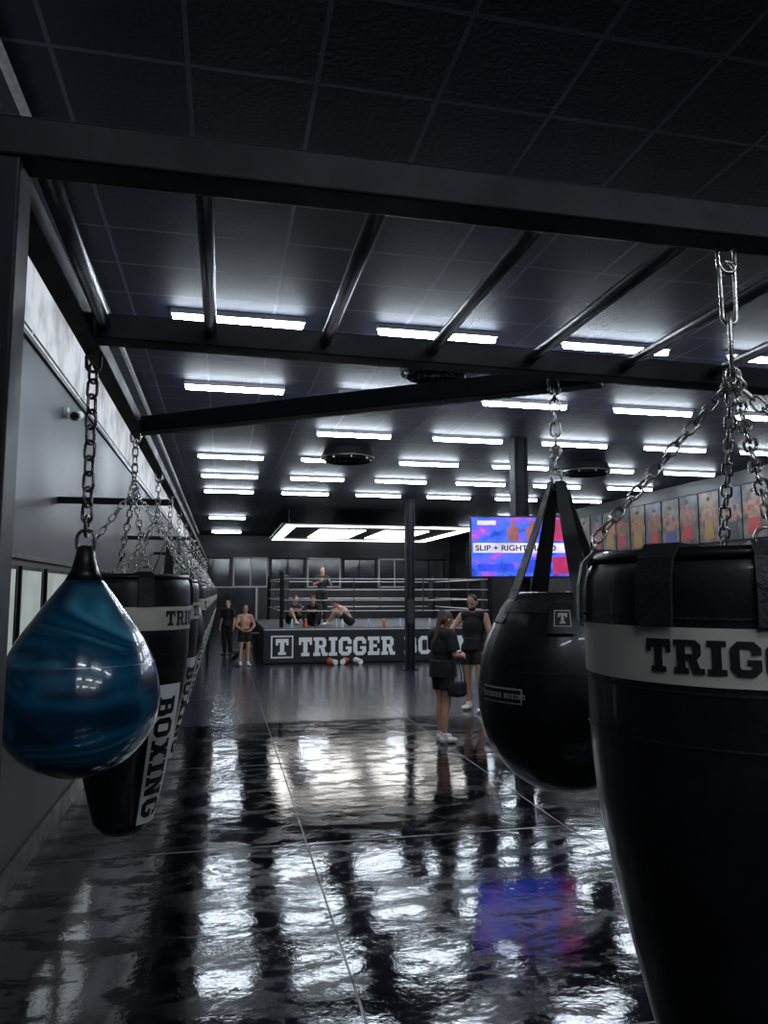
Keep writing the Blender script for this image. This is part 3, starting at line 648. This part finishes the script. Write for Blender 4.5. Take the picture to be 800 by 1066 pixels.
def human(loc,yaw,height,pose,label,skin='skin',hair='hairb',female=False,shirt='cloth',sleeve=True,shorts='cloth',shoes='shoe',vox=.010,long_hair=False,beard=False,group=None,long_legs=False,loose=0):
    p=dict(STAND); p.update(pose); S=height/1.70
    root=empty('person',loc,label,'person',group); root.rotation_euler=(0,0,rt(yaw)); root.scale=(S,S,S)
    pel,che,nek,hea=[V(p[k]) for k in('pel','chest','neck','head')]
    up=(nek-pel).normalized(); xax=(V(p['sh'][1])-V(p['sh'][0])).normalized(); fwd=up.cross(xax).normalized(); xax=fwd.cross(up).normalized()
    tr=Matrix((xax,fwd,up)).transposed()
    f=.9 if female else 1.
    def torso(bm,g=0):
        ell(bm,pel,(.155+g,.11+g,.12+g),tr); ell(bm,(pel+che)/2,(.135*f+g,.095+g,.16+g),tr)
        ell(bm,che,(.16*f+g,.112+g,.17+g),tr)
        cap(bm,V(p['sh'][0])*.85+V(p['sh'][1])*.15,V(p['sh'][1])*.85+V(p['sh'][0])*.15,.062+g,.062+g)
        if female: 
            for s in (-1,1): ell(bm,che+xax*s*.07+fwd*.075+up*.02,(.055+g,.05+g,.055+g),tr)
    HR=Matrix.Rotation(rt(p['hy']),3,'Z')@Matrix.Rotation(rt(-p['hp']),3,'X')
    H_=lambda v:hea+HR@V(v)
    bm=bmesh.new(); torso(bm)
    cap(bm,nek-up*.03,hea+V((0,-.005,-.04)),.06*f,.052*f)
    ell(bm,H_((0,-.008,.02)),(.074,.092,.094),HR); ell(bm,H_((0,.03,-.035)),(.056,.062,.072),HR); ell(bm,H_((0,.062,-.085)),(.026,.022,.02),HR)
    cap(bm,H_((0,.088,.005)),H_((0,.106,-.026)),.009,.014,seg=8); ell(bm,H_((-.077,-.005,-.005)),(.011,.02,.032),HR,10); ell(bm,H_((.077,-.005,-.005)),(.011,.02,.032),HR,10)
    for i in (0,1):
        s,e,w=V(p['sh'][i]),V(p['el'][i]),V(p['wr'][i]); m_=s*.6+e*.4
        cap(bm,s,m_,.054*f,.050*f); cap(bm,m_,e,.050*f,.038*f); mm=e*.7+w*.3; cap(bm,e,mm,.038*f,.041*f); cap(bm,mm,w,.041*f,.026*f)
        hand(bm,w,p['hd'][i],p['hn'][i],.6,1 if i else -1)
        h,k,a=V(p['hip'][i]),V(p['kn'][i]),V(p['an'][i]); cap(bm,h,k,.088,.055); mm=k*.68+a*.32; bk=(a-k).cross(xax).normalized()*.012
        cap(bm,k,mm+bk,.053,.056); cap(bm,mm+bk,a,.056,.035)
        fd=V((*p['ft'][i],0)).normalized(); cap(bm,a-fd*.03+V((0,0,-.035)),a+fd*.15+V((0,0,-.052)),.036,.024); 
    b=link(bpy.data.objects.new('body',remesh(bm,vox)),root,skin)
    for s in (-1,1):
        bm=bmesh.new(); ell(bm,H_((s*.030,.087,.008)),(.013,.008,.007),HR,8); mobj('eye',bm,root,'eye',True)
        bm=bmesh.new(); ell(bm,H_((s*.031,.091,.028)),(.019,.007,.004),HR,8); mobj('eyebrow',bm,root,hair,True)
    bm=bmesh.new(); ell(bm,H_((0,.093,-.05)),(.022,.007,.007),HR,8); mobj('mouth',bm,root,'lip',True)
    bm=bmesh.new(); ell(bm,H_((0,-.022,.035)),(.081,.088,.088),HR)
    if long_hair:
        ell(bm,H_((0,-.04,-.01)),(.078,.066,.075),HR)
        ell(bm,H_((0,-.100,.05)),(.042,.042,.042),HR); cap(bm,H_((0,-.12,.04)),V(p['neck'])+V((0,-.13,-.12)),.040,.026)
        for s in (-1,1): cap(bm,H_((s*.062,.01,.02)),H_((s*.072,-.01,-.10)),.026,.016)
    else: ell(bm,H_((0,-.035,.0)),(.074,.060,.068),HR)
    hm=remesh(bm,vox,3); link(bpy.data.objects.new('hair',hm),root,hair)
    if beard:
        bm=bmesh.new(); ell(bm,H_((0,.038,-.062)),(.056,.058,.048),HR); link(bpy.data.objects.new('beard',remesh(bm,vox,2)),root,hair)
    if shirt:
        bm=bmesh.new(); torso(bm,.016+loose)
        cone(bm,pel+up*.10,pel-up*(.07+loose*2),.15+loose,.165+loose,20)
        if sleeve:
            for i in (0,1):
                s,e=V(p['sh'][i]),V(p['el'][i]); cap(bm,s,s*.2+e*.8,.070+loose,.072+loose,True,False)
        link(bpy.data.objects.new('shirt' if sleeve else 'tank_top',remesh(bm,vox,3)),root,shirt)
    if shorts:
        bm=bmesh.new(); ell(bm,pel,(.175,.13,.115),tr); q=.95 if long_legs else .58
        for i in (0,1):
            h,k=V(p['hip'][i]),V(p['kn'][i]); cap(bm,h,h*(1-q)+k*q,.108,.102 if not long_legs else .085,True,False)
            if long_legs: a=V(p['an'][i]); cap(bm,k,k*.1+a*.9,.082,.06)
        link(bpy.data.objects.new('trousers' if long_legs else 'shorts',remesh(bm,vox,3)),root,shorts)
    if shoes:
        for i in (0,1):
            a=V(p['an'][i]); fd=V((*p['ft'][i],0)).normalized(); z0=a.z-.085; sd=V((-fd.y,fd.x,0)); rot=Matrix((sd,fd,V((0,0,1)))).transposed()
            bm=bmesh.new(); A=V((a.x,a.y,z0))
            ell(bm,A-fd*.015+V((0,0,.045)),(.044,.06,.045),rot); ell(bm,A+fd*.10+V((0,0,.036)),(.050,.10,.036),rot); cap(bm,a+V((0,0,-.03)),a+V((0,0,.02)),.045,.045)
            me=remesh(bm,.008,2); link(bpy.data.objects.new('shoe',me),root,shoes)
    return root
arms=dict(el=[(-.22,.03,1.13),(.22,.03,1.13)],wr=[(-.07,.25,1.12),(.07,.25,1.10)],hd=[(.4,.8,.1),(-.4,.8,.1)],hn=[(.6,0,-.6),(-.6,0,-.6)])
human((2.65,8.95,0),-70,1.57,dict(arms,neck=(0,.0,1.42),head=(0,.06,1.572),hp=38,hip=[(-.08,0,.91),(.08,0,.91)],kn=[(-.085,.03,.50),(.085,.0,.50)],an=[(-.10,.03,.085),(.10,-.06,.085)]),
 'woman in loose black t-shirt and shorts, looking at her hands',hair='hair',female=True,long_hair=True,vox=.009,loose=.022)
hb=empty('tote_bag',(2.77,8.74,.54),'slouchy black fabric bag hanging from the woman\'s arm','bag'); hb.rotation_euler=(0,0,rt(20)); hb.scale=(.85,.85,.85)
bm=bmesh.new(); box(bm,(0,0,.12),(.30,.09,.20),.035); ell(bm,(.02,0,.06),(.15,.06,.055)); ell(bm,(-.10,0,.13),(.07,.055,.10)); link(bpy.data.objects.new('bag_pouch',remesh(bm,.010,3)),hb,'cloth')
for s in (-1,1):
    bm=bmesh.new(); pts=[V((.10*math.cos(t_),.035*s,.2+.30*math.sin(t_))) for t_ in [math.pi*k/12 for k in range(13)]]
    for a,b_ in zip(pts,pts[1:]): beam(bm,a,b_,.018,.005,0)
    mobj('bag_handle',bm,hb,'strap')
human((3.80,11.15,0),140,1.76,dict(head=(0,.04,1.575),hp=20,sh=[(-.18,-.02,1.38),(.18,.01,1.38)],el=[(-.27,.02,1.12),(.30,.14,1.17)],wr=[(-.25,.16,.95),(.30,.40,1.14)],hd=[(.1,.4,-.8),(-.1,1,-.1)],hn=[(1,0,0),(-.4,0,-.8)],kn=[(-.12,.07,.50),(.11,.0,.50)],an=[(-.15,.08,.085),(.13,-.10,.085)]),
 'bearded man in black tank top and shorts reaching out one hand',skin='skin2',beard=True,sleeve=False,shoes='shoe',vox=.009)
human((3.0,23.2,RZ),190,1.68,dict(el=[(-.28,.05,1.15),(.28,.05,1.15)],wr=[(-.15,.28,1.25),(.15,.28,1.25)],hd=[(.2,.8,.4),(-.2,.8,.4)]),
 'person in dark t-shirt standing inside the ring',shirt='cloth',vox=.014,long_legs=True,shoes='shoeb')
sit=dict(pel=(0,0,.12),chest=(0,.10,.38),neck=(0,.17,.56),head=(0,.25,.70),hp=20,sh=[(-.175,.15,.52),(.175,.15,.52)],el=[(-.25,.30,.33),(.25,.30,.33)],wr=[(-.12,.46,.42),(.12,.46,.42)],hd=[(.5,.5,.0),(-.5,.5,.0)],
 hip=[(-.09,.02,.11),(.09,.02,.11)],kn=[(-.2,.40,.42),(.2,.40,.42)],an=[(-.14,.60,.085),(.14,.60,.085)])
human((2.45,20.6,RZ),165,1.7,sit,'seated person in dark clothes resting on the ring canvas',long_legs=True,shoes='shoeb',vox=.014)
human((3.45,20.5,RZ),75,1.72,dict(sit,chest=(0,.16,.36),neck=(0,.30,.50),head=(0,.42,.60),sh=[(-.175,.27,.48),(.175,.27,.48)],hp=45),'shirtless man sitting hunched forward on the ring canvas',shirt=None,vox=.014,skin='skin2')
human((1.95,21.9,RZ),200,1.7,sit,'seated person in navy shirt on the ring canvas',shirt='cloth2',vox=.014)
human((.16,22.3,0),150,1.56,dict(),'person in black t-shirt and dark trousers standing near the ring',vox=.014,long_legs=True,shoes='shoeb')
human((.55,18.9,0),190,1.48,dict(el=[(-.26,.04,1.13),(.26,.04,1.13)],wr=[(-.12,.22,1.0),(.12,.22,1.0)],hd=[(.5,.5,-.2),(-.5,.5,-.2)]),'shirtless person in black shorts standing beside the ring',shirt=None,vox=.014,skin='skin2')
# ------------------------------------------------------------------ small things
def glove(loc,mt,rz,label):
    e=empty('boxing_glove',loc,label,'boxing glove'); e.rotation_euler=(0,0,rz)
    bm=bmesh.new(); ell(bm,(0,.10,.085),(.075,.11,.08)); cap(bm,(0,.02,.08),(0,-.09,.075),.055,.06,True,False); cap(bm,(.06,.03,.10),(.075,.12,.11),.028,.03)
    link(bpy.data.objects.new('glove_body',remesh(bm,.01,3)),e,mt)
    bm=bmesh.new(); cone(bm,(0,-.07,.072),(0,-.15,.070),.064,.066,20); mobj('cuff',bm,e,'white')
glove((2.70,18.75,0),'orange',.5,'orange boxing glove lying by the ring apron')
glove((3.00,18.80,0),'orange',-.4,'orange boxing glove with white cuff by the ring apron')
glove((3.35,18.78,0),'white',.3,'white boxing glove lying by the ring apron')
def bottle(loc,mt,label):
    e=empty('water_bottle',loc,label,'bottle','bottles on the ring edge')
    bm=bmesh.new(); lathe(bm,[(0,0),(0,.036),(.01,.038),(.14,.038),(.17,.03),(.19,.016),(.20,.016)],20); mobj('bottle_body',bm,e,mt,smooth=True)
    bm=bmesh.new(); lathe(bm,[(.195,.018),(.225,.018),(.225,0)],16); mobj('cap',bm,e,'white')
for x,mt in ((1.75,'bottle'),(2.1,'orange'),(2.9,'bottle'),(3.05,'white'),(3.75,'bottle'),(4.15,'orange'),(4.6,'bottle'),(4.75,'white'),(5.4,'bottle')): bottle((x,19.42,RZ+.001),mt,'small drink bottle standing on the ring edge')
# ------------------------------------------------------------------ world & camera
w=bpy.data.worlds.new('world'); bpy.context.scene.world=w; w.use_nodes=True
w.node_tree.nodes['Background'].inputs[0].default_value=(.01,.011,.015,1); w.node_tree.nodes['Background'].inputs[1].default_value=.3
bpy.context.scene.view_settings.view_transform='Standard'
cam=bpy.data.cameras.new('camera'); co=bpy.data.objects.new('camera',cam); C.objects.link(co)
co.location=(0,0,1.8); co.rotation_euler=(rt(90+6.08),0,rt(-12.08)); cam.sensor_fit='VERTICAL'; cam.sensor_height=36; cam.sensor_width=27; cam.lens=26.34; cam.clip_end=100
bpy.context.scene.camera=co
